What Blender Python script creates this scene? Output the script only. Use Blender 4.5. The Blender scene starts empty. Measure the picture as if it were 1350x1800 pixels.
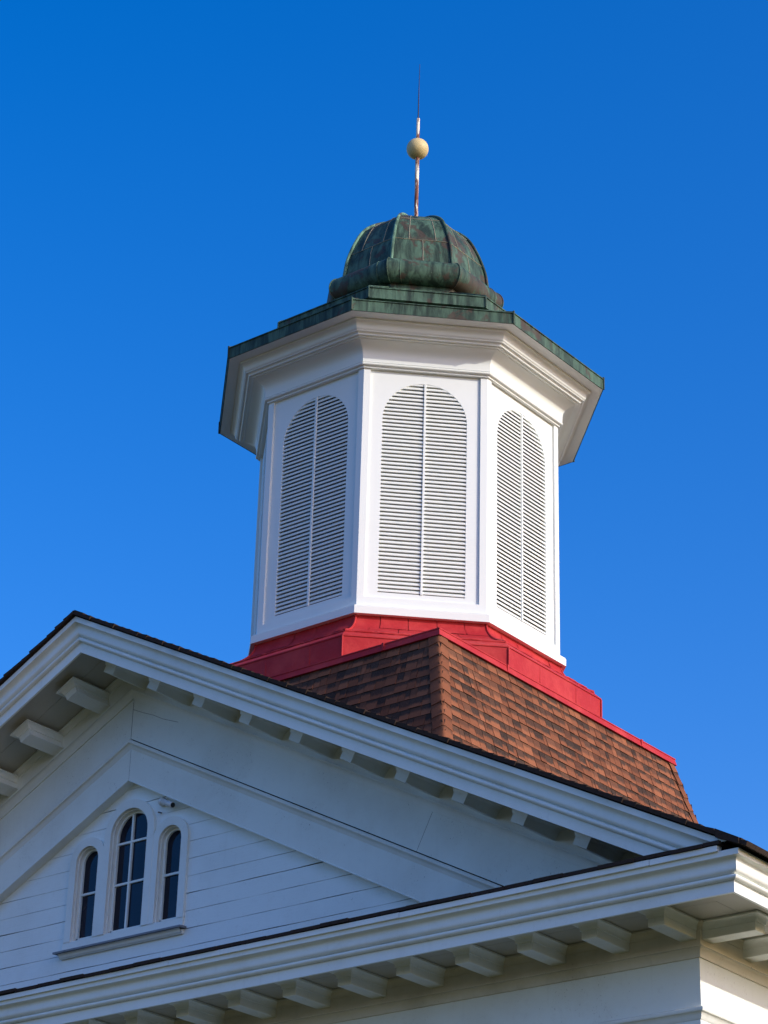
import bpy, math, random
from mathutils import Vector, Matrix
import numpy as np
random.seed(7)
S = bpy.context.scene
COL = S.collection
R = math.radians
ZO = 12.4                      # height of the cupola's foot above the ground

# ------------------------------------------------------------------ camera
def make_camera():
    C = (15.78614, -20.0472, -10.79877 + ZO)
    yaw, pit, rol = R(38.7905), R(26.8274), R(1.5953)
    fw = Vector((-math.sin(yaw)*math.cos(pit), math.cos(yaw)*math.cos(pit), math.sin(pit)))
    rt = Vector((math.cos(yaw), math.sin(yaw), 0)); up = rt.cross(fw)
    r2 = rt*math.cos(rol) + up*math.sin(rol); u2 = up*math.cos(rol) - rt*math.sin(rol)
    cam = bpy.data.cameras.new('camera'); o = bpy.data.objects.new('camera', cam); COL.objects.link(o)
    cam.sensor_fit = 'HORIZONTAL'; cam.sensor_width = 36.0; cam.lens = 4137.89/1350*36
    cam.clip_start = 0.5; cam.clip_end = 5000
    o.matrix_world = Matrix(((r2.x, u2.x, -fw.x, C[0]), (r2.y, u2.y, -fw.y, C[1]), (r2.z, u2.z, -fw.z, C[2]), (0, 0, 0, 1)))
    S.camera = o
make_camera()

# ------------------------------------------------------------------ sky and sun
SUN = Vector((1.0, 0.122, 0.46)).normalized()
ELEV = math.asin(SUN.z); AZ = math.atan2(SUN.x, SUN.y)
w = bpy.data.worlds.new('World'); S.world = w; w.use_nodes = True
nt = w.node_tree; nt.nodes.clear()
sky = nt.nodes.new('ShaderNodeTexSky'); sky.sky_type = 'NISHITA'; sky.sun_disc = False
sky.sun_elevation = ELEV; sky.sun_rotation = AZ
sky.altitude = 100; sky.air_density = 1.15; sky.dust_density = 2.2; sky.ozone_density = 3.4
hs = nt.nodes.new('ShaderNodeHueSaturation'); hs.inputs['Saturation'].default_value = 1.44
hs.inputs['Hue'].default_value = 0.508
bg = nt.nodes.new('ShaderNodeBackground'); bg.inputs['Strength'].default_value = 0.15
wo = nt.nodes.new('ShaderNodeOutputWorld')
nt.links.new(sky.outputs[0], hs.inputs['Color']); tn = nt.nodes.new('ShaderNodeMix'); tn.data_type = 'RGBA'; tn.blend_type = 'MULTIPLY'; tn.inputs[0].default_value = 1.0; tn.inputs[7].default_value = (1.0, 0.90, 1.08, 1)
nt.links.new(hs.outputs[0], tn.inputs[6]); nt.links.new(tn.outputs[2], bg.inputs[0]); nt.links.new(bg.outputs[0], wo.inputs[0])
sl = bpy.data.lights.new('sun', 'SUN'); sl.energy = 1.95; sl.angle = R(0.5); sl.color = (1.0, 0.955, 0.84)
so = bpy.data.objects.new('sun', sl); COL.objects.link(so); so.rotation_euler = SUN.to_track_quat('Z', 'Y').to_euler(); so.location = (60, 5, 60)
S.view_settings.view_transform = 'Standard'; S.view_settings.look = 'None'
S.view_settings.exposure = 0.60; S.view_settings.gamma = 1.0

# ------------------------------------------------------------------ materials
class NT:
    def __init__(s, name):
        s.m = bpy.data.materials.new(name); s.m.use_nodes = True; s.t = s.m.node_tree
        s.b = s.t.nodes['Principled BSDF']
    def n(s, typ, **k):
        x = s.t.nodes.new('ShaderNode'+typ)
        for a, v in k.items(): setattr(x, a, v)
        return x
    def l(s, a, b): s.t.links.new(a, b)
    def val(s, sock, v):
        if hasattr(v, 'is_output'): s.l(v, sock)
        else: sock.default_value = v
    def coord(s, scale=(1, 1, 1)):
        g = s.n('NewGeometry'); m = s.n('Mapping'); m.inputs['Scale'].default_value = scale
        s.l(g.outputs['Position'], m.inputs[0]); return m.outputs[0]
    def noise(s, scale, detail=4, rough=.55, vec=None, dist=0):
        x = s.n('TexNoise'); x.inputs['Scale'].default_value = scale; x.inputs['Detail'].default_value = detail
        x.inputs['Roughness'].default_value = rough; x.inputs['Distortion'].default_value = dist
        s.l(vec if vec is not None else s.coord(), x.inputs['Vector']); return x.outputs[0]
    def ramp(s, f, a, b, lo=0., hi=1.):
        x = s.n('MapRange', interpolation_type='SMOOTHSTEP'); s.l(f, x.inputs[0])
        for i, v in enumerate((a, b, lo, hi)): x.inputs[i+1].default_value = v
        return x.outputs[0]
    def mix(s, f, a, b):
        x = s.n('Mix', data_type='RGBA'); s.val(x.inputs[0], f)
        for i, v in ((6, a), (7, b)):
            if hasattr(v, 'is_output'): s.l(v, x.inputs[i])
            else: x.inputs[i].default_value = (*v, 1)
        return x.outputs[2]
    def math(s, op, a, b):
        x = s.n('Math', operation=op); s.val(x.inputs[0], a); s.val(x.inputs[1], b); return x.outputs[0]
    def bump(s, h, strength, dist):
        x = s.n('Bump'); x.inputs['Strength'].default_value = strength; x.inputs['Distance'].default_value = dist
        s.l(h, x.inputs['Height']); s.l(x.outputs[0], s.b.inputs['Normal'])
    def fin(s, col, rough=.6, spec=.35, metal=0.):
        s.val(s.b.inputs['Base Color'], col if hasattr(col, 'is_output') else (*col, 1))
        s.val(s.b.inputs['Roughness'], rough)
        s.b.inputs['Specular IOR Level'].default_value = spec; s.b.inputs['Metallic'].default_value = metal
        return s.m

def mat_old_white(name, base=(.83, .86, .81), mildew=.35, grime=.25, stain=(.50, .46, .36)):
    t = NT(name)
    big = t.noise(1.3, 5, .6)
    c = t.mix(t.math('MULTIPLY', t.ramp(big, .42, .72), grime), base, stain)
    fine = t.noise(16, 5, .65)
    c = t.mix(t.ramp(fine, .55, .8, 0, .22), c, (.55, .54, .50))
    # vertical rain streaks
    st = t.noise(1.0, 4, .6, t.coord((14, 14, .9)))
    c = t.mix(t.ramp(st, .56, .78, 0, .28*grime+.03), c, (.42, .40, .33))
    # mildew specks gathered in patches
    sp = t.ramp(t.noise(60, 6, .8, t.coord((1, 1, .7))), .60, .68)
    pa = t.ramp(t.noise(2.6, 4, .6), .48, .62)
    c = t.mix(t.math('MULTIPLY', t.math('MULTIPLY', sp, pa), mildew), c, (.07, .065, .05))
    # flaked paint
    fl = t.ramp(t.noise(34, 5, .7, t.coord((1, 1, 2.2))), .685, .72, 0, .5*mildew+.05)
    c = t.mix(fl, c, (.30, .28, .25))
    gr = t.noise(1.0, 4, .6, t.coord((5, 5, 70)))
    h = t.math('ADD', t.math('MULTIPLY', gr, .4), t.math('ADD', t.math('MULTIPLY', t.noise(2.2, 3), 2.0), t.math('MULTIPLY', fine, .35)))
    t.bump(h, .35, .008)
    return t.fin(c, .5, .5)

def mat_new_white(name):
    t = NT(name)
    big = t.noise(2.0, 4, .6)
    c = t.mix(t.ramp(big, .4, .8, 0, .25), (.78, .81, .77), (.71, .735, .69))
    st = t.noise(1.0, 4, .6, t.coord((16, 16, .7)))
    c = t.mix(t.ramp(st, .6, .85, 0, .12), c, (.55, .54, .48))
    h = t.math('ADD', t.noise(3, 2), t.math('MULTIPLY', t.noise(60, 2), .08))
    t.bump(h, .25, .006)
    return t.fin(c, .42, .4)

def mat_copper(name, tone=1.0):
    t = NT(name)
    st = t.noise(1.0, 5, .65, t.coord((11, 11, 1.6)), .4)
    a = t.mix(t.ramp(st, .35, .68), (.018*tone, .036*tone, .025*tone), (.078*tone, .148*tone, .098*tone))
    pal = t.ramp(t.noise(1.0, 6, .7, t.coord((26, 26, 3.0))), .60, .74, 0, .7)
    a = t.mix(pal, a, (.16*tone, .235*tone, .165*tone))
    br = t.ramp(t.noise(2.4, 7, .66, t.coord((1, 1, .8)), .7), .548, .60, 0, .8)
    a = t.mix(br, a, (.066, .043, .030))
    wh = t.ramp(t.noise(1.0, 6, .75, t.coord((30, 30, 6))), .73, .78, 0, .6)
    a = t.mix(wh, a, (.45, .46, .40))
    t.bump(t.math('ADD', t.noise(9, 4), t.math('MULTIPLY', t.noise(1.7, 2), 1.5)), .35, .012)
    return t.fin(a, .6, .25)

def mat_red(name):
    t = NT(name)
    c = t.mix(t.ramp(t.noise(2.2, 5, .65), .4, .7), (.40, .024, .028), (.50, .048, .046))
    c = t.mix(t.ramp(t.noise(1.0, 5, .7, t.coord((14, 14, 2))), .62, .8, 0, .35), c, (.60, .15, .14))
    c = t.mix(t.ramp(t.noise(40, 4, .6), .68, .75, 0, .4), c, (.30, .05, .05))
    t.bump(t.math('ADD', t.noise(4, 3), t.math('MULTIPLY', t.noise(22, 3), .2)), .6, .02)
    return t.fin(c, .55, .15)

def mat_shingle(name):
    t = NT(name)
    at = t.n('Attribute', attribute_name='tint'); uv = t.n('UVMap'); sx = t.n('SeparateXYZ'); t.l(uv.outputs[0], sx.inputs[0])
    v = sx.outputs[1]
    sa = t.n('SeparateColor'); t.l(at.outputs[0], sa.inputs[0])
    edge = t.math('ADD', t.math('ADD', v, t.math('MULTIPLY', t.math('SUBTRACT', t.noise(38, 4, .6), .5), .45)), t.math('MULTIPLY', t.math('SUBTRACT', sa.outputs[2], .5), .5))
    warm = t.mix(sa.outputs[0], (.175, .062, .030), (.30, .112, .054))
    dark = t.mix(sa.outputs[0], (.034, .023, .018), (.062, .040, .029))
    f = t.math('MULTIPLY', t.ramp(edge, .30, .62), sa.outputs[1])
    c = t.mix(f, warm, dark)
    gran = t.noise(420, 2, .6)
    c = t.mix(t.ramp(gran, .52, .68, 0, .45), c, (.05, .032, .026))
    c = t.mix(t.ramp(t.noise(170, 3, .7), .56, .70, 0, .5), c, (.42, .20, .11))
    t.bump(gran, .5, .004)
    return t.fin(c, .9, .15)

def mat_plain(name, col, rough=.6, spec=.3, metal=0, var=0.0, vscale=20):
    t = NT(name)
    if var:
        c = t.mix(t.ramp(t.noise(vscale, 5, .65), .45, .7, 0, var), col, tuple(x*.35 for x in col))
        return t.fin(c, rough, spec, metal)
    return t.fin(col, rough, spec, metal)

def mat_rust_rod(name):
    t = NT(name)
    n = t.noise(1.0, 5, .7, t.coord((9, 9, 2.0)), .6)
    c = t.mix(t.ramp(n, .46, .54), (.78, .72, .58), (.17, .055, .028))
    return t.fin(c, .6, .3)

def mat_ball(name):
    t = NT(name)
    c = t.mix(t.ramp(t.noise(9, 5, .65), .4, .7), (.70, .56, .26), (.60, .47, .22))
    c = t.mix(t.ramp(t.noise(55, 3, .6), .62, .7, 0, .6), c, (.28, .21, .10))
    t.bump(t.noise(60, 3), .4, .006)
    return t.fin(c, .5, .4)

def mat_glass(name):
    t = NT(name)
    c = t.mix(t.ramp(t.noise(3, 4), .4, .7), (.002, .005, .016), (.008, .012, .026))
    t.bump(t.noise(2.2, 2), .10, .02)
    return t.fin(c, .05, .3)

def mat_ground(name):
    t = NT(name)
    c = t.mix(t.ramp(t.noise(.05, 5), .45, .6), (.075, .072, .026), (.10, .094, .038))
    c = t.mix(t.ramp(t.noise(3, 6, .7), .4, .7, 0, .5), c, (.04, .045, .018))
    t.bump(t.noise(12, 5), .5, .03)
    return t.fin(c, .95, .1)

M = dict(old=mat_old_white('old_white_paint'),
         siding=mat_old_white('siding_paint', (.87, .92, .89), .4, .12),
         frieze=mat_old_white('frieze_paint', (.82, .86, .81), 1.0, .22),
         band=mat_old_white('stained_paint', (.70, .66, .55), .9, .6, (.40, .36, .24)),
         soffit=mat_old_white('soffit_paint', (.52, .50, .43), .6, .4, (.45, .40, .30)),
         new=mat_new_white('fresh_white_paint'), copper=mat_copper('green_copper'), copper_dark=mat_copper('dark_copper', .55), highlight_copper=mat_copper('highlight_copper', 2.6),
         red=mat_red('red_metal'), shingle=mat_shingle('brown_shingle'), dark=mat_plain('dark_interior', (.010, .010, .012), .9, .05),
         seam=mat_plain('pale_seam', (.24, .23, .165), .7, .2, 0, .7, 30), caulk=mat_plain('white_caulk', (.70, .70, .66), .7, .2, 0, .4, 25),
         rod=mat_rust_rod('flaking_rod_paint'), ball=mat_ball('yellow_ball_paint'), needle=mat_plain('dark_needle', (.03, .025, .035), .4, .4, .5),
         glass=mat_glass('dark_glass'), edge=mat_plain('shingle_edge', (.045, .032, .026), .9, .1, 0, .5, 40),
         lead=mat_plain('grey_flashing', (.22, .23, .25), .5, .4, 0, .4, 12), cam=mat_plain('white_plastic', (.72, .72, .70), .35, .4),
         lens=mat_plain('black_lens', (.01, .01, .012), .15, .5), ground=mat_ground('dry_ground'))

# ------------------------------------------------------------------ mesh builder
class MB:
    def __init__(s): s.v = []; s.f = []; s.sm = []; s.tint = []; s.uv = []
    def face(s, pts, smooth=False, tint=None, uv=None):
        i = len(s.v); s.v += [tuple(p) for p in pts]; s.f.append(tuple(range(i, i+len(pts)))); s.sm.append(smooth)
        s.tint.append(tint or (0, 0, 0)); s.uv.append(uv or [(0, 0)]*len(pts))
    def grid(s, rows, smooth=True):      # rows of points
        i = len(s.v); n = len(rows[0])
        for r in rows: s.v += [tuple(p) for p in r]
        for a in range(len(rows)-1):
            for b in range(n-1):
                s.f.append((i+a*n+b, i+a*n+b+1, i+(a+1)*n+b+1, i+(a+1)*n+b)); s.sm.append(smooth)
                s.tint.append((0, 0, 0)); s.uv.append([(0, 0)]*4)
    def hexa(s, p, **k):                 # 8 points: bottom 4, top 4
        for q in ((0, 3, 2, 1), (4, 5, 6, 7), (0, 1, 5, 4), (1, 2, 6, 5), (2, 3, 7, 6), (3, 0, 4, 7)):
            s.face([p[j] for j in q], **k)
    def box(s, x0, x1, y0, y1, z0, z1, **k):
        s.hexa([(x0, y0, z0), (x1, y0, z0), (x1, y1, z0), (x0, y1, z0), (x0, y0, z1), (x1, y0, z1), (x1, y1, z1), (x0, y1, z1)], **k)
    def obox(s, o, u, v, n, u0, u1, v0, v1, n0, n1, **k):
        P = lambda a, b, c: o + u*a + v*b + n*c
        s.hexa([P(u0, v0, n0), P(u1, v0, n0), P(u1, v1, n0), P(u0, v1, n0), P(u0, v0, n1), P(u1, v0, n1), P(u1, v1, n1), P(u0, v1, n1)], **k)
    def tube(s, pts, rad, n=10, cap=True):
        pts = [Vector(p) for p in pts]; rr = rad if isinstance(rad, (list, tuple)) else [rad]*len(pts)
        rows = []; a0 = None
        for i, p in enumerate(pts):
            d = (pts[min(i+1, len(pts)-1)] - pts[max(i-1, 0)]).normalized()
            if a0 is None: a0 = d.orthogonal().normalized()
            a0 = (a0 - d*a0.dot(d)).normalized(); b = d.cross(a0)
            rows.append([p + (a0*math.cos(2*math.pi*k/n) + b*math.sin(2*math.pi*k/n))*rr[i] for k in range(n+1)])
        s.grid(rows)
        if cap: s.face(rows[0][:-1][::-1]); s.face(rows[-1][:-1])
    def lathe(s, c, prof, n=32):
        s.grid([[(c[0]+r*math.cos(2*math.pi*k/n), c[1]+r*math.sin(2*math.pi*k/n), c[2]+z) for k in range(n+1)] for r, z in prof])
    def build(s, name, mat, parent=None, org=(0, 0, 0)):
        me = bpy.data.meshes.new(name); o = Vector(org)
        me.from_pydata([(Vector(p)-o)[:] for p in s.v], [], s.f)
        me.polygons.foreach_set('use_smooth', s.sm)
        if any(t != (0, 0, 0) for t in s.tint):
            a = me.attributes.new('tint', 'FLOAT_COLOR', 'FACE')
            a.data.foreach_set('color', [c for t in s.tint for c in (*t, 1.0)])
            u = me.uv_layers.new(name='UVMap'); u.data.foreach_set('uv', [c for f in s.uv for q in f for c in q])
        me.materials.append(M[mat]); me.validate()
        ob = bpy.data.objects.new(name, me); COL.objects.link(ob)
        if parent is not None: ob.parent = parent
        return ob

def thing(name, label, cat, org, group=None):
    o = bpy.data.objects.new(name, None); COL.objects.link(o); o.empty_display_size = .3
    o.location = (org[0], org[1], org[2]+ZO); o['label'] = label; o['category'] = cat
    if group: o['group'] = group
    return o

def arc(c, r0, r1, a0, a1, n=8):
    return [(c[0]+r0*math.cos(R(a0+(a1-a0)*i/n)), c[1]+r1*math.sin(R(a0+(a1-a0)*i/n))) for i in range(n+1)]
def cyma(p, q, amp, n=14):     # from p (low, in) to q (high, out): convex low, hollow high
    dx, dz = q[0]-p[0], q[1]-p[1]; L = math.hypot(dx, dz); nx, nz = dz/L, -dx/L
    return [(p[0]+dx*t+nx*amp*math.sin(2*math.pi*t), p[1]+dz*t+nz*amp*math.sin(2*math.pi*t)) for t in [i/n for i in range(n+1)]]
def sweep(mb, runs, stations):
    for a, b in zip(stations[:-1], stations[1:]):
        for r in runs:
            mb.grid([[a(d, z) for d, z in r], [b(d, z) for d, z in r]][::-1], smooth=len(r) > 2)

# ------------------------------------------------------------------ ground
g = MB(); n = 24; L = 1500
for i in range(n):
    for j in range(n):
        x0, x1 = -L+2*L*i/n, -L+2*L*(i+1)/n; y0, y1 = -L+2*L*j/n, -L+2*L*(j+1)/n
        g.face([(x0, y0, 0), (x1, y0, 0), (x1, y1, 0), (x0, y1, 0)])
go = g.build('ground', 'ground'); go['kind'] = 'structure'

# ================================================================== BUILDING
YW, XW, SL = 4.354, 6.4776, .5123       # wall planes and roof slope
YB = 8.6                                # back of the building
ORG = (0, 0, -ZO)
bld = thing('wooden_building', 'old white painted wooden building with bracketed pediment gable under the cupola', 'building', ORG)
def part(mb, name, mat, parent=None): return mb.build(name, mat, parent or bld, ORG)
_pt = part
c2 = math.sqrt(1+SL*SL)

def st_h(kind):     # stations of the eaves: left back, left front corner, right front corner, right back
    return [lambda d, z: (-XW-d, YB, z), lambda d, z: (-XW-d, -YW-d, z), lambda d, z: (XW+d, -YW-d, z), lambda d, z: (XW+d, YB, z)]
def seg_front(x0, x1):
    f = lambda x: (lambda d, z: ((x if abs(x) < XW else math.copysign(XW+d, x)), -YW-d, z))
    return [f(x0), f(x1)]
def seg_right(y0, y1):
    f = lambda y: (lambda d, z: (XW+d, (y if y > -YW else -YW-d), z))
    return [f(y0), f(y1)]
ZTOP = -4.962
def rk(x):          # station of the raking profile at x (profile z is the apex height)
    return lambda d, z: (x, -YW-d, z-SL*abs(x))
def rend(sg):       # end station, cut where it meets the top of the level cornice
    def f(d, z):
        x = min(XW+d, (z-ZTOP)/SL); return (sg*x, -YW-d, z-SL*x)
    return f
RZ = lambda z: -1.2265 + (z+5.03)*1.18

def crown_runs(Z):
    bead = [(.793, Z(-5.236))]
    rb = arc((.803, Z(-5.2135)), .034, abs(Z(-5.192)-Z(-5.235))/2, -90, 90, 12)
    return [[(.770, Z(-5.235)), (.770, Z(-5.326))], [(.770, Z(-5.326)), (.793, Z(-5.326))], [(.793, Z(-5.326)), (.793, Z(-5.240))],
            [(.793, Z(-5.240)), (.803, Z(-5.2365))], rb, [(.803, Z(-5.192)), (.808, Z(-5.188))],
            cyma((.808, Z(-5.188)), (.893, Z(-5.078)), .021), [(.893, Z(-5.078)), (.905, Z(-5.076))], [(.905, Z(-5.076)), (.905, Z(-5.03))], [(.905, Z(-5.03)), (.6, Z(-5.03))]]
mb = MB(); sweep(mb, crown_runs(lambda z: z), st_h(0)); cor = _pt(mb, 'cornice', 'old')
# metal strip along the top of the level cornice, in pieces, a little crooked
mb = MB(); random.seed(3); x = -7.2; cuts = [-7.2, -4.6, -2.3, -.55, 1.62, 4.2, 6.62, 7.22]
for i, (a, b) in enumerate(zip(cuts[:-1], cuts[1:])):
    dz0, dz1 = random.uniform(-.005, .004), random.uniform(-.005, .004); e = random.uniform(0, .006)
    mb.hexa([(a, -YW-.926-e, -5.036+dz0), (b-.006, -YW-.926-e, -5.036+dz1), (b-.006, -YW-.86, -5.036+dz1), (a, -YW-.86, -5.036+dz0),
             (a, -YW-.926-e, -4.992+dz0), (b-.006, -YW-.926-e, -4.992+dz1), (b-.006, -YW-.86, -4.985), (a, -YW-.86, -4.985)])
_pt(mb, 'cornice_strip', 'old', cor)
# shingle course lying on the level cornice
mb = MB(); x = -7.25
while x < 7.2:
    wd = random.choice((.30, .33, .28)); e = random.uniform(0, .016); t = random.uniform(-.004, .004)
    b = min(x+wd-.004, 7.24)
    mb.hexa([(x, -YW-.938-e, -4.987+t), (b, -YW-.938-e, -4.987+t), (b, -YW+.1, -4.93), (x, -YW+.1, -4.93),
             (x, -YW-.938-e, -4.958+t), (b, -YW-.938-e, -4.958+t), (b, -YW+.1, -4.90), (x, -YW+.1, -4.90)])
    x += wd
_pt(mb, 'cornice_shingles', 'edge', cor)

# raking cornice, each slope a part
for sg in (-1, 1):
    mb = MB(); st = [rk(0), rend(1)] if sg > 0 else [rend(-1), rk(0)]
    sweep(mb, crown_runs(RZ), st); _pt(mb, 'raking_cornice', 'old')

# soffits: two boards with a seam, level front / right / left and raking
def soff(Z, o=0): return [[(.035+o, Z), (.405, Z)], [(.410, Z), (.772, Z)], [(.405, Z), (.405, Z+.02)], [(.410, Z+.02), (.410, Z)]]
ZS = -5.23; ZSR = -1.463
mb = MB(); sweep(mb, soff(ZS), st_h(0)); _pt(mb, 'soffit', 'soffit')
mb = MB(); sweep(mb, [[(0.03, ZS+.02), (.78, ZS+.02)]], st_h(0))
def st_rk(ext=0): return [lambda d, z: (-min(XW+.7, (z+5.0)/SL), -YW-d, z-SL*min(XW+.7, (z+5.0)/SL)), rk(0), lambda d, z: (min(XW+.7, (z+5.0)/SL), -YW-d, z-SL*min(XW+.7, (z+5.0)/SL))]
sweep(mb, [[(0.03, ZSR+.02), (.78, ZSR+.02)]], st_rk()); _pt(mb, 'soffit_backing', 'dark')
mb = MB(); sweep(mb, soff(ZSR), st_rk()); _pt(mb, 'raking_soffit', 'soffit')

# frieze: band, bed mould, frieze board, moulding, architrave
def band_runs(Z): return [[(.035, Z(-5.20)), (.035, Z(-5.419))], [(.035, Z(-5.419)), (.060, Z(-5.423))], [(.060, Z(-5.423)), (.060, Z(-5.434))],
                          [(.056-.040*math.sin(t*math.pi/2), Z(-5.434-.066*(1-math.cos(t*math.pi/2)))) for t in [i/8 for i in range(9)]], [(.016, Z(-5.500)), (.016, Z(-5.509))], [(.016, Z(-5.509)), (-.03, Z(-5.510))]]
def crownlet(Z): return [[(.035, Z(-5.302)), (.043, Z(-5.302))], [(.043, Z(-5.302)), (.043, Z(-5.296))], [(.043+.040*(1-math.cos(t*math.pi/2)), Z(-5.296+.044*math.sin(t*math.pi/2))) for t in [q/8 for q in range(9)]],
                        [(.083, Z(-5.252)), (.088, Z(-5.252))], [(.088, Z(-5.252)), (.088, Z(-5.239))], [(.088, Z(-5.239)), (.075, Z(-5.239))], [(.075, Z(-5.239)), (.075, Z(-5.228))]]
RB = lambda z: -1.815 + (z+5.511)*1.17      # band apex heights
mb = MB(); sweep(mb, band_runs(lambda z: z), st_h(0)); sweep(mb, crownlet(lambda z: z), st_h(0)); _pt(mb, 'frieze_band', 'band')
mb = MB(); sweep(mb, band_runs(RB), st_rk()); RC = lambda z: ZSR + (z+5.23)*1.1; sweep(mb, crownlet(RC), st_rk()); _pt(mb, 'raking_band', 'old')

def fr(z0, z1): return [[(0, z0), (0, z1)], [(0, z1), (-.03, z1)], [(0, z0), (-.03, z0)]]
mb = MB()
for a, b in ((-XW-1, -3.1), (-3.096, 2.4), (2.404, XW+1)): sweep(mb, fr(-5.500, -5.892), seg_front(a, b))
for a, b in ((-YW-1, .8), (.804, 4.7), (4.704, YB)): sweep(mb, fr(-5.500, -5.892), seg_right(a, b))
fl = lambda y: (lambda d, z: (-XW-d, (y if y > -YW else -YW-d), z))
sweep(mb, fr(-5.500, -5.892), [fl(YB), fl(-YW-1)]); _pt(mb, 'frieze_board', 'frieze')
def ml(Z): return [[(-.03, Z(-5.902)), (.026, Z(-5.902))], [(.026, Z(-5.902)), (.031, Z(-5.906)), (.033, Z(-5.918)), (.031, Z(-5.932)), (.026, Z(-5.937))], [(.026, Z(-5.937)), (.014, Z(-5.940))],
                   [(.014, Z(-5.940)), (.004, Z(-5.950)), (-.004, Z(-5.966)), (-.011, Z(-5.982)), (-.020, Z(-5.992))]]
mb = MB(); sweep(mb, ml(lambda z: z), st_h(0)); _pt(mb, 'frieze_moulding', 'old')
# raking frieze boards with butt joints
mb = MB(); RF0, RF1 = -1.80, -2.236; JX = 3.645
def xs(x): return rk(x)
def cutrk(x):
    return lambda d, z: ((math.copysign(min(abs(x), (z+4.93)/SL), x)), -YW-d, z-SL*min(abs(x), (z+4.93)/SL))
def perp(x0):
    def f(d, z):
        x = x0 + (z-RF1)*.405; return (x, -YW-d, z-SL*x)
    return f
for a, b in ((cutrk(-8), cutrk(-.003)), (cutrk(.002), perp(JX)), (perp(JX+.003), cutrk(8))): sweep(mb, fr(RF0, RF1), [a, b])
rf = _pt(mb, 'raking_frieze', 'frieze')
mb = MB(); ck = [(0.005, -1.925), (.15, -1.992), (.29, -2.049), (.42, -2.118), (.53, -2.162), (.64, -2.204)]
for (x0, z0), (x1, z1) in zip(ck[:-1], ck[1:]): mb.face([(x0, -YW-.0012, z0-.0018), (x1, -YW-.0012, z1-.0015), (x1, -YW-.0012, z1+.0015), (x0, -YW-.0012, z0+.0018)])
_pt(mb, 'board_crack', 'dark', rf)
RM = lambda z: -2.247 + (z+5.901)*1.15
mb = MB(); sweep(mb, ml(RM), [cutrk(-8), cutrk(0), cutrk(8)] if False else [cutrk(-8), rk(0), cutrk(8)]); _pt(mb, 'raking_moulding', 'old')
mb = MB(); RA0, RA1 = -2.345, -2.680
ra = [[(-.014, RA0+.03), (-.014, RA1+.012)], [(-.014, RA1+.012), (-.006, RA1+.010)], [(-.006, RA1+.010), (-.006, RA1)], [(-.006, RA1), (-.125, RA1)]]
for a, b in ((-8, -.0015), (.0015, 8)): sweep(mb, ra, [cutrk(a), cutrk(b)])
_pt(mb, 'raking_architrave', 'frieze')
# backing behind the joints
mb = MB(); sweep(mb, [[(-.032, -1.6), (-.032, -2.6)]], [cutrk(-8), rk(0), cutrk(8)]); sweep(mb, [[(-.032, -5.3), (-.032, -6.05)]], st_h(0)); _pt(mb, 'wall_backing', 'dark')
# lower walls: architrave board then flush boards to the ground
mb = MB(); sweep(mb, [[(-.022, -5.985), (-.022, -6.26)], [(-.022, -6.26), (-.05, -6.265)]], st_h(0)); _pt(mb, 'architrave', 'frieze')
mb = MB(); z = -6.26; random.seed(5)
while z > -ZO:
    z1 = max(z-.178, -ZO); e = random.uniform(-.0015, .0015)
    sweep(mb, [[(-.05+e, z-.003), (-.05+e, z1)], [(-.05+e, z1), (-.07, z1)]], st_h(0)); z = z1
sweep(mb, [[(-.066, -6.1), (-.066, -ZO)]], st_h(0))
mb.face([(-XW, YB, -5.0), (-XW, YB, -ZO), (XW, YB, -ZO), (XW, YB, -5.0)]); mb.face([(-XW-.9, YB, -5.03), (XW+.9, YB, -5.03), (0, YB, -1.25)])
_pt(mb, 'wall', 'siding')

# ---------------- tympanum siding with openings
WIN = [(-.563, .152, -3.384), (-.005, .250, -3.195), (.555, .150, -3.380)]     # centre, half width, spring height
WB = -4.18
CW = .088
def hole(x0, x1, z):
    segs = [(x0, x1)]
    for c, hw, sp in WIN:
        o = hw+CW*.5
        if z < WB-.05: continue
        h = o if z <= sp else (math.sqrt(o*o-(z-sp)**2) if z-sp < o else 0)
        if h <= 0: continue
        out = []
        for a, b in segs:
            if c+h <= a or c-h >= b: out.append((a, b)); continue
            if c-h > a: out.append((a, c-h))
            if c+h < b: out.append((c+h, b))
        segs = out
    return segs
YS = -4.240
mb = MB(); random.seed(11); z = -4.995
def wob(x, ph): return .62+.38*math.sin(x*2.3+ph)*math.sin(x*5.1+ph*2.7+1)
while z < -2.62:
    z1 = z+random.uniform(.166, .180); e0 = random.uniform(-.004, .001); e1 = random.uniform(-.001, .003); ph = random.uniform(0, 60); wd = random.choice((.005, .008, .010, .012))
    K = 10; DX = .12
    for k in range(K):
        a = z+(z1-z)*k/K; b = z+(z1-z)*(k+1)/K; zm = (a+b)/2
        lim = max(.02, (-2.60-a)/SL)
        ya = YS+e0+(e1-e0)*k/K; yb = YS+e0+(e1-e0)*(k+1)/K
        for x0, x1 in hole(-lim, lim, zm):
            if k: mb.face([(x0, ya, a), (x1, ya, a), (x1, yb, b), (x0, yb, b)]); continue
            n = max(1, int((x1-x0)/DX))
            for q in range(n):
                p, r = x0+(x1-x0)*q/n, x0+(x1-x0)*(q+1)/n
                gp, gr = max(.0006, wd*wob(p, ph)-.001), max(.0006, wd*wob(r, ph)-.001)
                mb.face([(p, ya, a+gp), (r, ya, a+gr), (r, yb, b), (p, yb, b)]); mb.face([(p, ya+.02, a+gp), (r, ya+.02, a+gr), (r, ya, a+gr), (p, ya, a+gp)])
    z = z1
_pt(mb, 'gable_siding', 'siding')
mb = MB(); zz = [-5.0+.04*i for i in range(62)]
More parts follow.
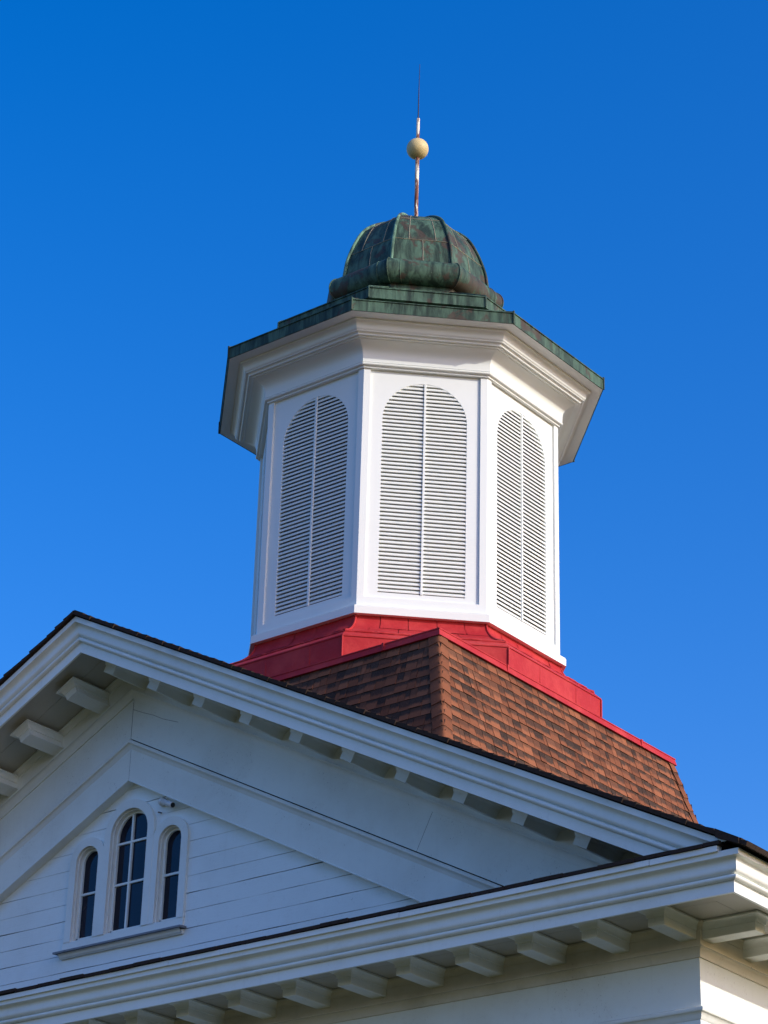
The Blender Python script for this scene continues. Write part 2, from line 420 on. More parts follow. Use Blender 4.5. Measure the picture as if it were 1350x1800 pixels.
for a, b in zip(zz[:-1], zz[1:]):
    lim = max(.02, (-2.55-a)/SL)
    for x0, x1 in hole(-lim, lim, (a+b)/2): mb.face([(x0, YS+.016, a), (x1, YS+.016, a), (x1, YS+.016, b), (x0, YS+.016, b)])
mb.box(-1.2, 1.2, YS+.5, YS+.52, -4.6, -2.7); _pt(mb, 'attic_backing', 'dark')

# ---------------- the three arched windows
def outline(c, hw, sp, bot, n=20):
    return [(c-hw, bot)] + [(c-hw*math.cos(math.pi*i/n), sp+hw*math.sin(math.pi*i/n)) for i in range(n+1)] + [(c+hw, bot)]
def arch_ring(mb, c, hi, ho, sp, bot, yf, yb, boto=None):
    A = outline(c, hi, sp, bot); B = outline(c, ho, sp, bot if boto is None else boto)
    mb.grid([[(x, yf, z) for x, z in A], [(x, yf, z) for x, z in B]], False)
    mb.grid([[(x, yf, z) for x, z in B], [(x, yb, z) for x, z in B]], True)
    mb.grid([[(x, yf, z) for x, z in A], [(x, yb, z) for x, z in A]], True)
for i, (c, hw, sp) in enumerate(WIN):
    mb = MB(); YG = -4.172
    arch_ring(mb, c, hw-.030, hw-.004, sp, WB, YG-.022, YG+.03)          # sash
    mb.box(c-hw+.004, c+hw-.004, YG-.022, YG+.02, WB, WB+.035)
    win = _pt(mb, 'window', 'frieze'); win['label'] = ['narrow arched window on the left of the trio', 'wide six-light arched window in the middle', 'narrow arched window on the right of the trio'][i]
    mb = MB(); arch_ring(mb, c, hw, hw+CW, sp, WB-.01, -4.276 if i == 1 else -4.272, YS+.01); arch_ring(mb, c, hw-.010, hw+.004, sp, WB, -4.238, -4.15)
    _pt(mb, 'window_casing', 'old', win)
    mb = MB(); O = outline(c, hw-.02, sp, WB+.02); mb.face([(x, YG, z) for x, z in O]); _pt(mb, 'pane', 'glass', win)
    mb = MB(); bw = .011; yb0, yb1 = YG-.020, YG+.004
    zb = [-3.70] if i != 1 else [-3.262, -3.684]
    for q in zb:
        h = hw-.02 if q < sp else math.sqrt(max(0, (hw-.02)**2-(q-sp)**2)); mb.box(c-h, c+h, yb0, yb1, q-bw, q+bw)
    if i == 1: mb.box(c-.036-bw, c-.036+bw, yb0-.003, yb1-.003, WB+.02, sp+hw-.03)
    _pt(mb, 'glazing_bar', 'frieze', win)
mb = MB()
mb.box(-.82, .79, -4.266, YS+.02, -4.278, WB-.008)
_pt(mb, 'window_apron', 'old')
mb = MB()
mb.hexa([(-.875, -4.335, -4.306), (.822, -4.335, -4.306), (.822, YS, -4.300), (-.875, YS, -4.300), (-.875, -4.335, -4.288), (.822, -4.335, -4.288), (.822, YS, -4.279), (-.875, YS, -4.279)])
sill = _pt(mb, 'window_sill', 'lead')
mb = MB(); pr = cyma((-.0, -4.35), (.045, -4.307), .006, 8)
mb.grid([[(-.83, YS-.026-d, z) for d, z in pr], [(.79, YS-.026-d, z) for d, z in pr]]); mb.box(-.83, .79, YS-.03, YS+.01, -4.352, -4.307); _pt(mb, 'sill_moulding', 'old', sill)

# ---------------- modillions (brackets) under the eaves
def modillion_meshes():
    # local frame: x across, -y outward, z up; wall plane at y=0, soffit at z=0
    hb = .073; ln = .512; out = []
    m = MB(); b = .004
    zt, zb = -.072, -.141
    P = [(-hb, -ln, zb+b), (-hb+b, -ln, zb), (hb-b, -ln, zb), (hb, -ln, zb+b), (hb, -ln, zt), (-hb, -ln, zt)]
    Q = [(x, -.02, z) for x, _, z in P]
    m.face(P); 
    for i in range(6):
        j = (i+1) % 6; m.face([P[i], Q[i], Q[j], P[j]])
    out.append(m)
    m = MB(); cv = [(.010+.044*(1-math.cos(t*math.pi/2)), -.066+.044*math.sin(t*math.pi/2)) for t in [q/8 for q in range(9)]]
    st = [lambda d, z: (-hb-d, -.02, z), lambda d, z: (-hb-d, -ln-d, z), lambda d, z: (hb+d, -ln-d, z), lambda d, z: (hb+d, -.02, z)]
    sweep(m, [[(.004, -.072), (.010, -.072)], [(.010, -.072), (.010, -.066)], cv, [(.054, -.022), (.059, -.022)], [(.059, -.022), (.059, -.009)], [(.059, -.009), (.046, -.009)], [(.046, -.009), (.046, .002)]], st)
    m.face([(-hb-.004, -ln-.004, -.0718), (hb+.004, -ln-.004, -.0718), (hb+.004, -.02, -.0718), (-hb-.004, -.02, -.0718)])
    out.append(m); return out
mm = modillion_meshes()
blk = mm[0].build('modillion', 'old', bld); cap = mm[1].build('cap_moulding', 'old', blk)
first = [True]
def put(mat):
    if first[0]: o = blk; first[0] = False
    else:
        o = blk.copy(); COL.objects.link(o); c = cap.copy(); COL.objects.link(c); c.parent = o
    o.parent = bld; o.matrix_local = mat; return o
T = Matrix.Translation
jit = lambda: T((random.uniform(-.004, .004), random.uniform(-.004, .004), 0)) @ Matrix.Rotation(random.uniform(-.008, .008), 4, 'Z')
x = XW-.073
while x > -XW+.02:
    put(T((x, -YW, ZS+ZO)) @ jit()); x -= .6215
y = -YW+.073; k = 0
while k < 16:
    put(T((XW, y, ZS+ZO)) @ Matrix.Rotation(R(90), 4, 'Z') @ jit())
    put(T((-XW, y, ZS+ZO)) @ Matrix.Rotation(R(-90), 4, 'Z') @ jit()); y += .6215; k += 1
th = math.atan(SL)
for k in range(-10, 10):
    xl = .169+.6205*k
    x = xl+(.035 if k >= 0 else -.0)
    sg = 1 if x > 0 else -1
    if abs(x) > 5.95: continue
    zb = ZSR - SL*abs(x) + ZO
    put(T((x, -YW, zb)) @ Matrix.Rotation(sg*th, 4, 'Y') @ T((0, 0, -.045)) @ jit())

# ---------------- main roof of shingle courses
def tabcol(): return (random.random(), random.choice((0, 0, 1, 1, 1, .85)), 0)
mb = MB(); random.seed(21)
Z0 = -1.2265+.012; yf, yb = -YW-.935, YB+.3
for sg in (-1, 1):
    Ls = 7.46*c2; u = Vector((sg/c2, 0, -SL/c2)); nrm = Vector((sg*SL/c2, 0, 1/c2)); yv = Vector((0, 1, 0)); o = Vector((0, 0, Z0))
    s_ = 0
    i = 0
    while s_ < Ls:
        e = random.uniform(-.012, .010); s1 = min(s_+.128, Ls)
        t0 = .012; P = lambda a, yy, h: o + u*a + yv*yy + nrm*h
        a0, a1 = s_, s1+.006; h0, h1 = .028, .040+random.uniform(-.003, .004)
        mb.hexa([P(a0, yf+e, 0), P(a1, yf+e, 0), P(a1, yb, 0), P(a0, yb, 0), P(a0, yf+e, h0), P(a1, yf+e, h1), P(a1, yb, h1), P(a0, yb, h0)], tint=(random.random(), random.random(), 0), uv=[(0, .5)]*4)
        s_ = s1
# ridge caps
y = yf
while y < yb:
    for sg in (-1, 1):
        u = Vector((sg/c2, 0, -SL/c2)); nrm = Vector((sg*SL/c2, 0, 1/c2)); o = Vector((0, y, Z0+.03))
        mb.obox(o, u, Vector((0, 1, 0)), nrm, 0, .15, 0, .20, .004, .018, tint=(random.random(), .6, 0))
    y += .17
_pt(mb, 'roof', 'edge')
mb = MB()    # side eave drip courses: thick ragged edge
random.seed(9); y = yf
for sg in (1, -1):
    mb = MB(); y = yf-.01
    while y < yb:
        wd = .31; e = random.uniform(0, .018); xo = XW+.925+e; zt = Z0-SL*xo
        mb.hexa([(sg*(xo-.2), y, zt+.2*SL-.02), (sg*xo, y, zt-.004), (sg*xo, y+wd-.004, zt-.004), (sg*(xo-.2), y+wd-.004, zt+.2*SL-.02),
                 (sg*(xo-.2), y, zt+.2*SL+.05), (sg*xo, y, zt+.046), (sg*xo, y+wd-.004, zt+.046), (sg*(xo-.2), y+wd-.004, zt+.2*SL+.05)])
        y += wd
    _pt(mb, 'eave_shingles', 'edge')

# ---------------- steep shingled roof base under the cupola
A0, ZM, ZF, HP = 2.275, -.8465, -.9325, .2649
def shingles(mb, o, u, v, nrm, lim, vmax, rs):
    random.seed(rs); v0 = vmax; EX = .1285; row = 0
    while v0 > 0:
        vb = v0-EX; a, b = lim(vb)
        x = a-random.uniform(0, .15)
        while x < b:
            wd = random.choice((.06, .09, .11, .13, .15, .17)); x1 = x+wd
            xa, xb = max(x, a), min(x1, b)
            if xb-xa > .01:
                lay = random.choice((0, 0, 1)); hb = .008+.005*lay+random.uniform(-.001, .0015); ht = .003; vb2 = vb-random.uniform(0, .004)
                P = lambda q, r, h: o+u*q+v*r+nrm*h
                tc = (random.random(), random.choice((.6, .85, 1, 1)), random.random()); g = .0032
                vt = min(v0+.004, vmax)
                mb.face([P(xa+g, vb2, hb), P(xb-g, vb2, hb), P(xb-g, vt, ht), P(xa+g, vt, ht)], tint=tc, uv=[(0, 0), (1, 0), (1, 1), (0, 1)])
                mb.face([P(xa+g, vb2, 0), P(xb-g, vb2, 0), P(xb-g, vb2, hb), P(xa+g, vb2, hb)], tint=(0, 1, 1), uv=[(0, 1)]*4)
                mb.face([P(xa+g, vb2, 0), P(xa+g, vb2, hb), P(xa+g, vt, ht), P(xa+g, vt, 0)], tint=tc, uv=[(0, 0), (0, 0), (0, 1), (0, 1)])
                mb.face([P(xb-g, vb2, 0), P(xb-g, vt, 0), P(xb-g, vt, ht), P(xb-g, vb2, hb)], tint=tc, uv=[(0, 0), (0, 1), (0, 1), (0, 0)])
            x = x1
        v0 = vb; row += 1
base = None
DZ = 1.95; sl_len = math.hypot(1, HP)*DZ
for k in range(4):
    ang = R(-90+90*k); out = Vector((math.cos(ang), math.sin(ang), 0)); u = Vector((-math.sin(ang), math.cos(ang), 0))
    v = (Vector((0, 0, 1)) - out*HP).normalized(); nrm = (out + Vector((0, 0, HP))).normalized()
    q = A0+HP*DZ; o = out*q + Vector((0, 0, ZF+.02-DZ)); hv = HP/math.hypot(1, HP)
    mb = MB(); lim = lambda vv: (-(q-hv*vv), q-hv*vv)
    l0, l1 = lim(0), lim(sl_len)
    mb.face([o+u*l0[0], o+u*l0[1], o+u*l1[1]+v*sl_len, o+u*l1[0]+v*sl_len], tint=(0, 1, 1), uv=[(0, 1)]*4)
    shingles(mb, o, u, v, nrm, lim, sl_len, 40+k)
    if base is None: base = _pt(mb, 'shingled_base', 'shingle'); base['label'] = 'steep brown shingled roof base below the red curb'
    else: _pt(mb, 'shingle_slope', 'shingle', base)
# hip caps
for k in range(4):
    ang = R(-45+90*k); dg = Vector((math.cos(ang), math.sin(ang), 0)); mb = MB()
    tip = dg*(A0*math.sqrt(2)) + Vector((0, 0, ZF+.03)); dn = (dg*HP*math.sqrt(2) - Vector((0, 0, 1))).normalized()
    sd = Vector((-math.sin(ang), math.cos(ang), 0)); on = sd.cross(dn); on = on if on.dot(dg) > 0 else -on
    def sec(t, lift):       # rounded fold across the hip
        W2 = .145; pts = []
        for s_ in [-W2, -.11, -.08, -.055, -.035, -.018, 0, .018, .035, .055, .08, .11, W2]:
            rad = .028; a = abs(s_)
            # two planes at 90 degrees (in plan) rounded at the fold
            drop = math.sqrt(a*a+rad*rad)-rad
            lat = s_*.715
            pts.append(tip + dn*t + sd*lat + on*(lift+.002-drop*.70))
        return pts
    t = -.03; random.seed(60+k)
    while t < 2.05:
        tl = .165; a = t; b = t+tl+random.uniform(-.004, .006); j = random.uniform(-.003, .003)
        tc = (random.random()*.6, random.choice((.45, .7, .85, 1)), 0)
        s0, s1 = sec(a-.05, .003+j), sec(b, .016+j); s2 = sec(b, .002)
        n_ = len(s0)
        base_i = len(mb.v); mb.v += [tuple(p) for p in s0+s1]
        for i in range(n_-1):
            mb.f.append((base_i+i, base_i+n_+i, base_i+n_+i+1, base_i+i+1)); mb.sm.append(True); mb.tint.append(tc); mb.uv.append([(0, 1), (0, .25), (0, .25), (0, 1)])
        for i in range(n_-1): mb.face([s1[i], s2[i], s2[i+1], s1[i+1]], tint=tc, uv=[(0, 0)]*4)
        t += tl
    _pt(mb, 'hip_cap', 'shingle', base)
# red metal edge and deck
mb = MB()
st = [(lambda sx, sy: (lambda d, z: (sx*(A0+d), sy*(A0+d), z)))(sx, sy) for sx, sy in ((1, -1), (1, 1), (-1, 1), (-1, -1), (1, -1))]
sweep(mb, [[(-.4, ZM+.004), (.018, ZM)], [(.018, ZM), (.030, ZM-.004)], [(.030, ZM-.004), (.030, ZM-.016)], [(.030, ZM-.016), (.024, ZM-.018)], [(.024, ZM-.018), (.040, ZF-.002)], [(.040, ZF-.002), (.01, ZF-.002)]], st)
for s_ in (-1.1, 1.55):
    mb.box(A0+.02, A0+.042, s_-.002, s_+.030, ZF, ZM-.001); mb.box(s_, s_+.03, -A0-.042, -A0-.02, ZF, ZM-.001)
mb.box(-A0+.2, A0-.2, -A0+.2, A0-.2, ZM-.06, ZM+.0035); _pt(mb, 'metal_edge', 'red', base)

# ================================================================== SECURITY CAMERA on the gable
cx, cy, cz = .415, -4.262, -2.962
camo = thing('security_camera', 'small white bullet camera under the gable trim beside the arched windows', 'camera', (cx, cy+.02, cz))
CO = (cx, cy+.02, cz)
mb = MB(); p0 = Vector((cx+.02, cy-.04, cz-.006)); d = Vector((.88, -.12, -.42)).normalized()
mb.tube([p0+d*.03, p0+d*.04, p0+d*.195, p0+d*.20], [.02, .030, .030, .028], 14); body = mb.build('camera_body', 'cam', camo, CO)
mb = MB(); mb.lathe((cx, cy, cz), [(.0, .045), (.028, .038), (.044, .018), (.048, 0), (.044, -.018), (.028, -.038), (0, -.045)], 18); mb.tube([p0, p0+d*.06], [.018, .016], 10); mb.build('mount', 'cam', camo, CO)
mb = MB(); mb.tube([p0+d*.199, p0+d*.206], [.024, .024], 14); mb.build('lens', 'lens', body, CO)
mb = MB(); mb.tube([(cx-.03, YS+.01, cz-.10), (cx-.03, YS-.035, cz-.105), (cx-.02, YS-.05, cz-.112)], .009, 8); mb.build('conduit', 'lead', camo, CO)

# ================================================================== CUPOLA
KO = (0, 0, ZM)
cup = thing('cupola', 'white octagonal louvred cupola with green copper dome above a red metal curb', 'cupola', KO)
def kp(mb, name, mat, parent=None): return mb.build(name, mat, parent or cup, KO)
C8 = math.cos(math.pi/8); SH = Vector((.02, .02, 0))
def st8(sh=Vector((0, 0, 0)), sides=range(-3, 6)):
    f = lambda a: (lambda r, z: (r*math.cos(a)+sh.x, r*math.sin(a)+sh.y, z))
    return [f(R(22.5+45*k)) for k in sides]
RV = 1.9; AP = RV*C8; HS = RV*math.sin(math.pi/8)
# red curb
mb = MB()
sweep(mb, [[(2.36, ZM-.05), (2.366, -.552)], [(2.366, -.552), (2.376, -.550)], [(2.376, -.550), (2.376, -.536)], [(2.376, -.536), (2.300, -.470)]], st8())
curb = kp(mb, 'red_curb', 'red')
for k in range(8):      # seam covers on the curb corners
    mb = MB(); a = R(22.5+45*k); p = lambda r, z: (r*math.cos(a), r*math.sin(a), z); mb.tube([p(2.370, -.84), p(2.372, -.552)], .011, 6); kp(mb, 'corner_seam', 'red', curb)
mb = MB(); random.seed(30)      # lap strips on the curb panels
for k in range(8):
    a0, a1 = R(22.5+45*k), R(22.5+45*(k+1)); v0 = Vector((math.cos(a0), math.sin(a0), 0)); v1 = Vector((math.cos(a1), math.sin(a1), 0)); m_ = (v0+v1).normalized(); tt = (v1-v0).normalized()
    for t in (.36, .71):
        p = v0.lerp(v1, t+random.uniform(-.03, .03))*2.362; mb = MB()
        mb.obox(p, tt, Vector((0, 0, 1)), m_, -.016, .016, ZM, -.556, 0, .0055); kp(mb, 'lap_seam', 'red', curb)
mb = MB()       # crimped bead
random.seed(31)
for k in range(8):
    a0, a1 = R(22.5+45*k), R(22.5+45*(k+1)); pts = []; rr = []
    for i in range(41):
        t = i/40; q = Vector((math.cos(a0), math.sin(a0), 0)).lerp(Vector((math.cos(a1), math.sin(a1), 0)), t)*2.288
        pts.append(q + Vector((0, 0, -.456+random.uniform(-.006, .006)))); rr.append(.013+random.uniform(-.004, .006))
    mb.tube(pts, rr, 7)
kp(mb, 'crimped_bead', 'red', curb)
FL = [(1.895, -.09), (1.902, -.14), (1.917, -.19), (1.950, -.238), (1.99, -.282), (2.035, -.320), (2.08, -.352), (2.14, -.386), (2.20, -.416), (2.28, -.448)]
mb = MB(); random.seed(32)
def fpt(k, t, i, off):
    a0, a1 = R(22.5+45*k), R(22.5+45*(k+1)); r, z = FL[i]
    v0 = Vector((math.cos(a0), math.sin(a0), 0)); v1 = Vector((math.cos(a1), math.sin(a1), 0)); am = (a0+a1)/2
    return v0.lerp(v1, t)*r + Vector((math.cos(am)*off, math.sin(am)*off, z+off*.5))
for k in range(8):
    for (i0, i1, cuts) in ((0, 4, (0, .19, .40, .62, .83, 1)), (4, 9, (0, .12, .33, .55, .76, 1))):
        for a, b in zip(cuts[:-1], cuts[1:]):
            off = random.uniform(0, .008)+(.004 if i0 == 0 else 0)
            mb.grid([[fpt(k, a+.0025, i, off) for i in range(i0, i1+1)], [fpt(k, b-.0025, i, off) for i in range(i0, i1+1)]])
    mb.grid([[fpt(k, 0, i, -.004) for i in range(10)], [fpt(k, 1, i, -.004) for i in range(10)]])
flare = kp(mb, 'flared_flashing', 'red')
for k in range(8):
    mb = MB(); a = R(22.5+45*k); mb.tube([((r+.008)*math.cos(a), (r+.008)*math.sin(a), z+.006) for r, z in FL], .014, 7); kp(mb, 'hip_rib', 'red', flare)
# skirt board
mb = MB(); RS = 1.9708
sweep(mb, [[(1.80, -.0985), (RS, -.0985)], [(RS, -.0985), (RS, -.012)], [(RS, -.012), (RS-.010, -.010)], [(RS-.010, -.010), (RS-.008, .002)], [(RS-.008, .002), (1.88, .012)]], st8()); kp(mb, 'skirt_board', 'new')
# body
CBW = .080; PB = .135; PT = 3.06; PI_ = .027; LW = .492; LB = .212; LS = 2.425; LD = .075
def face_frame(k):
    a = R(45*k); nn = Vector((math.cos(a), math.sin(a), 0)); tt = Vector((-math.sin(a), math.cos(a), 0))
    return (lambda t, z, d=0.0: nn*(AP+d) + tt*t + Vector((0, 0, z))), nn, tt
mb = MB()
for k in range(8):
    F, nn, tt = face_frame(k); i0 = HS-CBW
    for s_ in (-1, 1):
        q = [F(s_*HS, 0), F(s_*i0, 0), F(s_*i0, PT), F(s_*HS, PT)]; mb.face(q if s_ < 0 else q[::-1])
        mb.face([F(s_*i0, PB), F(s_*i0, PB, -PI_), F(s_*i0, PT, -PI_), F(s_*i0, PT)])
    mb.face([F(-i0, 0), F(i0, 0), F(i0, PB), F(-i0, PB)])
    mb.face([F(-i0, PB), F(i0, PB), F(i0, PB+.006, -PI_), F(-i0, PB+.006, -PI_)])
corner = kp(mb, 'corner_boards', 'new')
for k in range(8):
    F, nn, tt = face_frame(k); i0 = HS-CBW; mb = MB(); D = -PI_
    mb.face([F(-i0, PB, D), F(i0, PB, D), F(i0, LB, D), F(-i0, LB, D)])
    for s_ in (-1, 1): mb.face([F(s_*i0, LB, D), F(s_*LW, LB, D), F(s_*LW, LS, D), F(s_*i0, LS, D)])
    N = 32; A = [(-LW*math.cos(math.pi*i/N), LS+LW*math.sin(math.pi*i/N)) for i in range(N+1)]
    for s_ in (-1, 1): mb.face([F(s_*i0, LS, D), F(s_*LW, LS, D), F(s_*LW, PT, D), F(s_*i0, PT, D)])
    for (x0, z0), (x1, z1) in zip(A[:-1], A[1:]): mb.face([F(x0, z0, D), F(x1, z1, D), F(x1, PT, D), F(x0, PT, D)])
    O = [(-LW, LB)] + A + [(LW, LB)]
    mb.grid([[F(x, z, D) for x, z in O], [F(x, z, D-LD) for x, z in O]]); mb.face([F(-LW, LB, D), F(LW, LB, D), F(LW, LB+.01, D-LD), F(-LW, LB+.01, D-LD)])
    pan = kp(mb, 'arched_panel', 'new')
    mb = MB(); PITCH = .0502; z = LB+.012
    while z < LS+LW-.012:
        zc = z; h = LW+.015 if zc < LS else math.sqrt(max(0, LW**2-(zc-LS)**2))+.02
        if h > .03:
            pr = [(-.035, z+.001), (-.0325, z-.0005), (-.030, z+.003), (-.0285, z+.013), (-.0295, z+.0215), (-.033, z+.0258), (-.037, z+.0272), (-.092, z+.082), (-.092, z+.056)]
            pr2 = pr
            mb.grid([[F(-h, zz_, d) for d, zz_ in pr2+pr2[:1]], [F(h, zz_, d) for d, zz_ in pr2+pr2[:1]]], False)
        z += PITCH
    lou = kp(mb, 'louvre', 'new', pan)
    mb = MB(); bw = .0125; P = lambda t, z_, d: F(t, z_, d)
    mb.hexa([P(-bw, LB, -.036), P(bw, LB, -.036), P(bw, LB, -.016), P(-bw, LB, -.016), P(-bw, LS+LW-.004, -.036), P(bw, LS+LW-.004, -.036), P(bw, LS+LW-.004, -.016), P(-bw, LS+LW-.004, -.016)])
    kp(mb, 'louvre_mullion', 'new', pan)
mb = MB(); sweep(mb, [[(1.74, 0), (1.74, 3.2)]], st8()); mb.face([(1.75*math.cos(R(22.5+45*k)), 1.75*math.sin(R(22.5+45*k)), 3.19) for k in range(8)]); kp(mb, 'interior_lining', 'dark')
# entablature: astragal, cove, fillets, cyma, flat soffit
def rv(pts): return pts
mb = MB()
ast = arc((1.945, 3.092), .018, .017, -90, 90, 10)
pr = [[(1.86, 3.052), (1.925, 3.052)], [(1.925, 3.052), (1.925, 3.068), (1.930, 3.075)], [(1.930, 3.075), (1.945, 3.075)], ast, [(1.945, 3.109), (1.956, 3.112)],
      [(1.956, 3.112), (1.958, 3.17), (1.962, 3.205), (1.970, 3.235), (1.986, 3.262), (2.010, 3.286), (2.042, 3.306), (2.08, 3.322), (2.115, 3.330)],
      [(2.115, 3.330), (2.118, 3.336)], [(2.118, 3.336), (2.150, 3.336)], [(2.150, 3.336), (2.152, 3.348)], [(2.152, 3.348), (2.185, 3.348)],
      [(2.185, 3.348), (2.189, 3.366), (2.199, 3.375)], [(2.199, 3.375), (2.225, 3.377)], [(2.225, 3.377), (2.228, 3.386)],
      [(2.228, 3.386), (2.241, 3.392), (2.250, 3.408), (2.254, 3.428), (2.262, 3.448), (2.278, 3.465), (2.300, 3.476), (2.312, 3.479)], [(2.312, 3.479), (2.315, 3.500)], [(2.315, 3.500), (2.461, 3.5045)], [(2.461, 3.5045), (2.461, 3.53)]]
sweep(mb, pr, st8()); kp(mb, 'cupola_cornice', 'new')
# copper roof edge, hipped roof, second tier
mb = MB()
sweep(mb, [[(2.455, 3.503), (2.468, 3.503)], [(2.468, 3.503), (2.466, 3.640)], [(2.466, 3.640), (2.478, 3.642)], [(2.478, 3.642), (2.478, 3.654)], [(2.478, 3.654), (2.45, 3.660)]], st8()); edge = kp(mb, 'copper_edge', 'copper')
for k in range(8):
    mb = MB(); a = R(22.5+45*k); mb.tube([(2.472*math.cos(a), 2.472*math.sin(a), 3.505), (2.474*math.cos(a), 2.474*math.sin(a), 3.672)], .012, 6); kp(mb, 'corner_seam', 'copper_dark', edge)
mb = MB(); sweep(mb, [[(2.45, 3.655), (1.76, 4.03)]], st8())
for k in range(8):
    a = R(22.5+45*k); mb.tube([(r*math.cos(a), r*math.sin(a), z) for r, z in ((2.46, 3.658), (1.80, 4.02))], .016, 6)
kp(mb, 'lower_copper_roof', 'copper')
SH2 = Vector((.004, .004, 0))
mb = MB(); sweep(mb, [[(1.72, 4.06), (1.835, 4.06)], [(1.835, 4.06), (1.833, 4.196)], [(1.833, 4.196), (1.846, 4.198)], [(1.846, 4.198), (1.846, 4.212)], [(1.846, 4.212), (1.80, 4.220)], [(1.80, 4.22), (.99, 4.71)], [(1.76, 3.98), (1.76, 4.1)]], st8(SH2))
for k in range(8):
    a = R(22.5+45*k); mb.tube([(r*math.cos(a)+.004, r*math.sin(a)+.004, z) for r, z in ((1.838, 4.065), (1.840, 4.21), (1.825, 4.225), (1.0, 4.715))], .011, 6)
kp(mb, 'upper_copper_tier', 'copper')
random.seed(77)      # broken sealant along the joints of the tiers
for k in range(8):
    a0, a1 = R(22.5+45*k), R(22.5+45*(k+1)); v0 = Vector((math.cos(a0), math.sin(a0), 0)); v1 = Vector((math.cos(a1), math.sin(a1), 0))
    for r, z, hh in ((1.93, 3.955, .012),):
        t = .02
        while t < .95:
            ln = random.uniform(.03, .09)
            if random.random() < .55:
                p = v0.lerp(v1, t)*r; q = v0.lerp(v1, min(t+ln, .98))*r; m_ = v0.lerp(v1, t+ln/2).normalized()
                e = random.uniform(.5, 1.2); mb = MB()
                mb.hexa([p+Vector((0, 0, z-.01)), q+Vector((0, 0, z-.01)), q-m_*.03+Vector((0, 0, z)), p-m_*.03+Vector((0, 0, z)), p+Vector((0, 0, z+hh*e)), q+Vector((0, 0, z+hh*e*.7)), q-m_*.03+Vector((0, 0, z+hh)), p-m_*.03+Vector((0, 0, z+hh))])
                if k in (6, 7): kp(mb, 'sealant', 'caulk')
            t += ln
# dome
mb = MB(); DS = st8(SH)
neck = [(1.005, 4.66), (1.005, 4.80)]
sweep(mb, [neck], DS)
roll = arc((1.035, 4.935), .150, .165, -95, 88, 22)
sweep(mb, [[(1.005, 4.78), (1.02, 4.772)], roll, [roll[-1], (.985, 5.105)]], DS); rl = kp(mb, 'dome_roll', 'copper')
DP0 = [(.985, 5.09), (.976, 5.168), (.962, 5.27), (.944, 5.382), (.898, 5.54), (.838, 5.70), (.763, 5.857), (.690, 5.96), (.595, 6.046), (.49, 6.115), (.38, 6.172), (.22, 6.235), (.05, 6.275), (0, 6.28)]
def spline(P, n=4):
    out = []
    for i in range(len(P)-1):
        p0, p1, p2, p3 = P[max(i-1, 0)], P[i], P[i+1], P[min(i+2, len(P)-1)]
        for j in range(n):
            t = j/n; out.append(tuple(.5*((2*p1[c])+(-p0[c]+p2[c])*t+(2*p0[c]-5*p1[c]+4*p2[c]-p3[c])*t*t+(-p0[c]+3*p1[c]-3*p2[c]+p3[c])*t**3) for c in (0, 1)))
    return out+[P[-1]]
DP = spline(DP0)
mb = MB(); sweep(mb, [DP], DS); dome = kp(mb, 'dome', 'copper')
def dome_pt(k, t, z, off=0):
    for (r0, z0), (r1, z1) in zip(DP[:-1], DP[1:]):
        if z0 <= z <= z1: r = r0+(r1-r0)*(z-z0)/max(z1-z0, 1e-6); break
    a0, a1 = R(22.5+45*k), R(22.5+45*(k+1)); v0 = Vector((math.cos(a0), math.sin(a0), 0)); v1 = Vector((math.cos(a1), math.sin(a1), 0)); m_ = (v0+v1).normalized()
    return v0.lerp(v1, t)*r + SH + m_*off + Vector((0, 0, z+off*.3))
mb = MB(); random.seed(15)
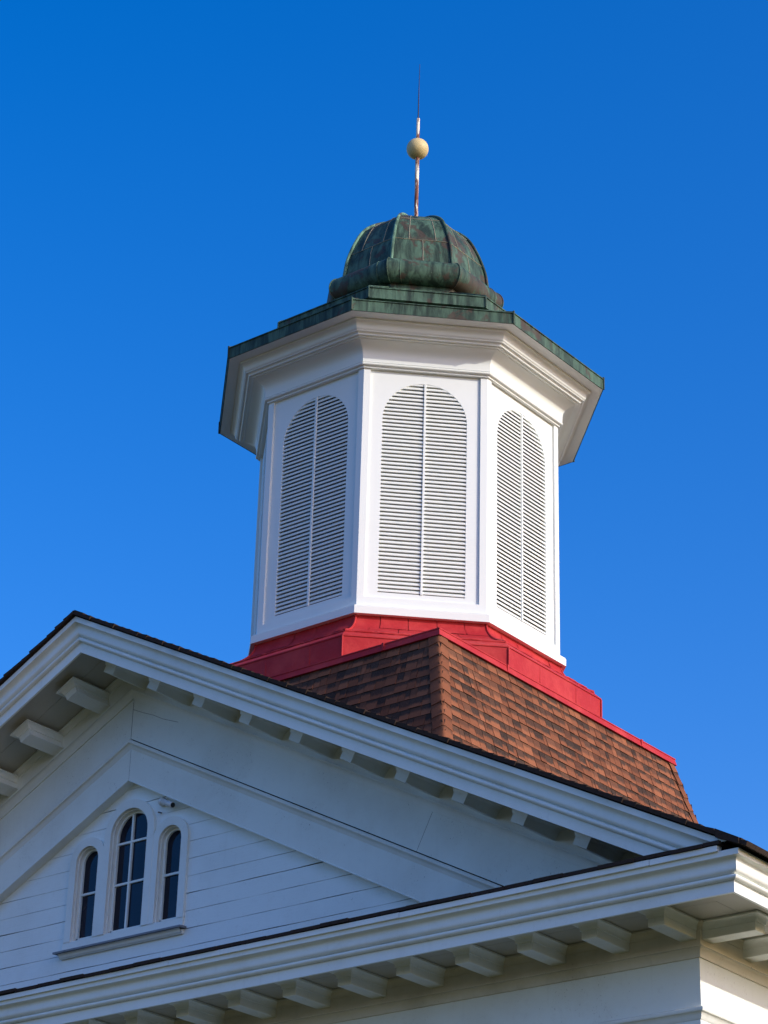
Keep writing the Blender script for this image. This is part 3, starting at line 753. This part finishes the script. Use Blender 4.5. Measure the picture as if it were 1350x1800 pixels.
for k in range(8):
    for z in (5.50, 5.93):
        mb.tube([dome_pt(k, t/20, z+random.uniform(-.004, .004), .001) for t in range(21)], .006, 5)
    for t, z0, z1 in ((.27, 5.50, 6.05), (.76, 5.50, 6.05), (.52, 5.12, 5.50)):
        mb.tube([dome_pt(k, t+random.uniform(-.002, .002), z0+(z1-z0)*i/10, .001) for i in range(11)], .0065, 5)
kp(mb, 'dome_seam', 'seam', dome)
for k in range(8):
    mb = MB(); a = R(22.5+45*k); mb.tube([((r+.010)*math.cos(a)+SH.x, (r+.010)*math.sin(a)+SH.y, z+.005) for r, z in DP[2:-6]], .021, 8); kp(mb, 'dome_rib', 'highlight_copper' if k in (5, 6) else 'copper', dome)  # left ribs: bright rim highlight painted in as a lighter copper colour
for k in range(8):
    mb = MB(); a = R(22.5+45*k); mb.tube([((r+.003)*math.cos(a)+SH.x, (r+.003)*math.sin(a)+SH.y, z) for r, z in roll], .009, 6)
    for t in (.82,) if k % 2 else (.18,):
        a0, a1 = R(22.5+45*k), R(22.5+45*(k+1)); q = Vector((math.cos(a0), math.sin(a0), 0)).lerp(Vector((math.cos(a1), math.sin(a1), 0)), t)
        kp(mb, 'roll_seam', 'copper', rl); mb = MB(); mb.tube([q*(r+.001)+SH+Vector((0, 0, z)) for r, z in roll], .006, 5)
    kp(mb, 'roll_joint', 'copper', rl)

# ================================================================== FINIAL
fx, fy = .042, .033; FO = (fx, fy, 6.26)
fin = thing('finial', 'rusty white lightning rod with yellow ball and thin dark needle on the dome top', 'finial', FO)
def fp(mb, name, mat, parent=None): return mb.build(name, mat, parent or fin, FO)
mb = MB(); mb.tube([(fx, fy, 6.25), (fx, fy, 6.5), (fx, fy, 7.36)], [.027, .0265, .0265], 14); mb.tube([(fx, fy, 7.56), (fx, fy, 7.962)], [.024, .022], 14); fp(mb, 'rod', 'rod')
mb = MB(); rb = .146; mb.lathe((fx, fy, 7.475), [(rb*math.sin(math.pi*i/24), -rb*math.cos(math.pi*i/24)) for i in range(25)], 36); fp(mb, 'ball', 'ball')
mb = MB(); mb.tube([(fx, fy, 7.95), (fx, fy, 8.3), (fx+.004, fy+.004, 8.862)], [.0085, .0065, .003], 8); fp(mb, 'needle', 'needle')
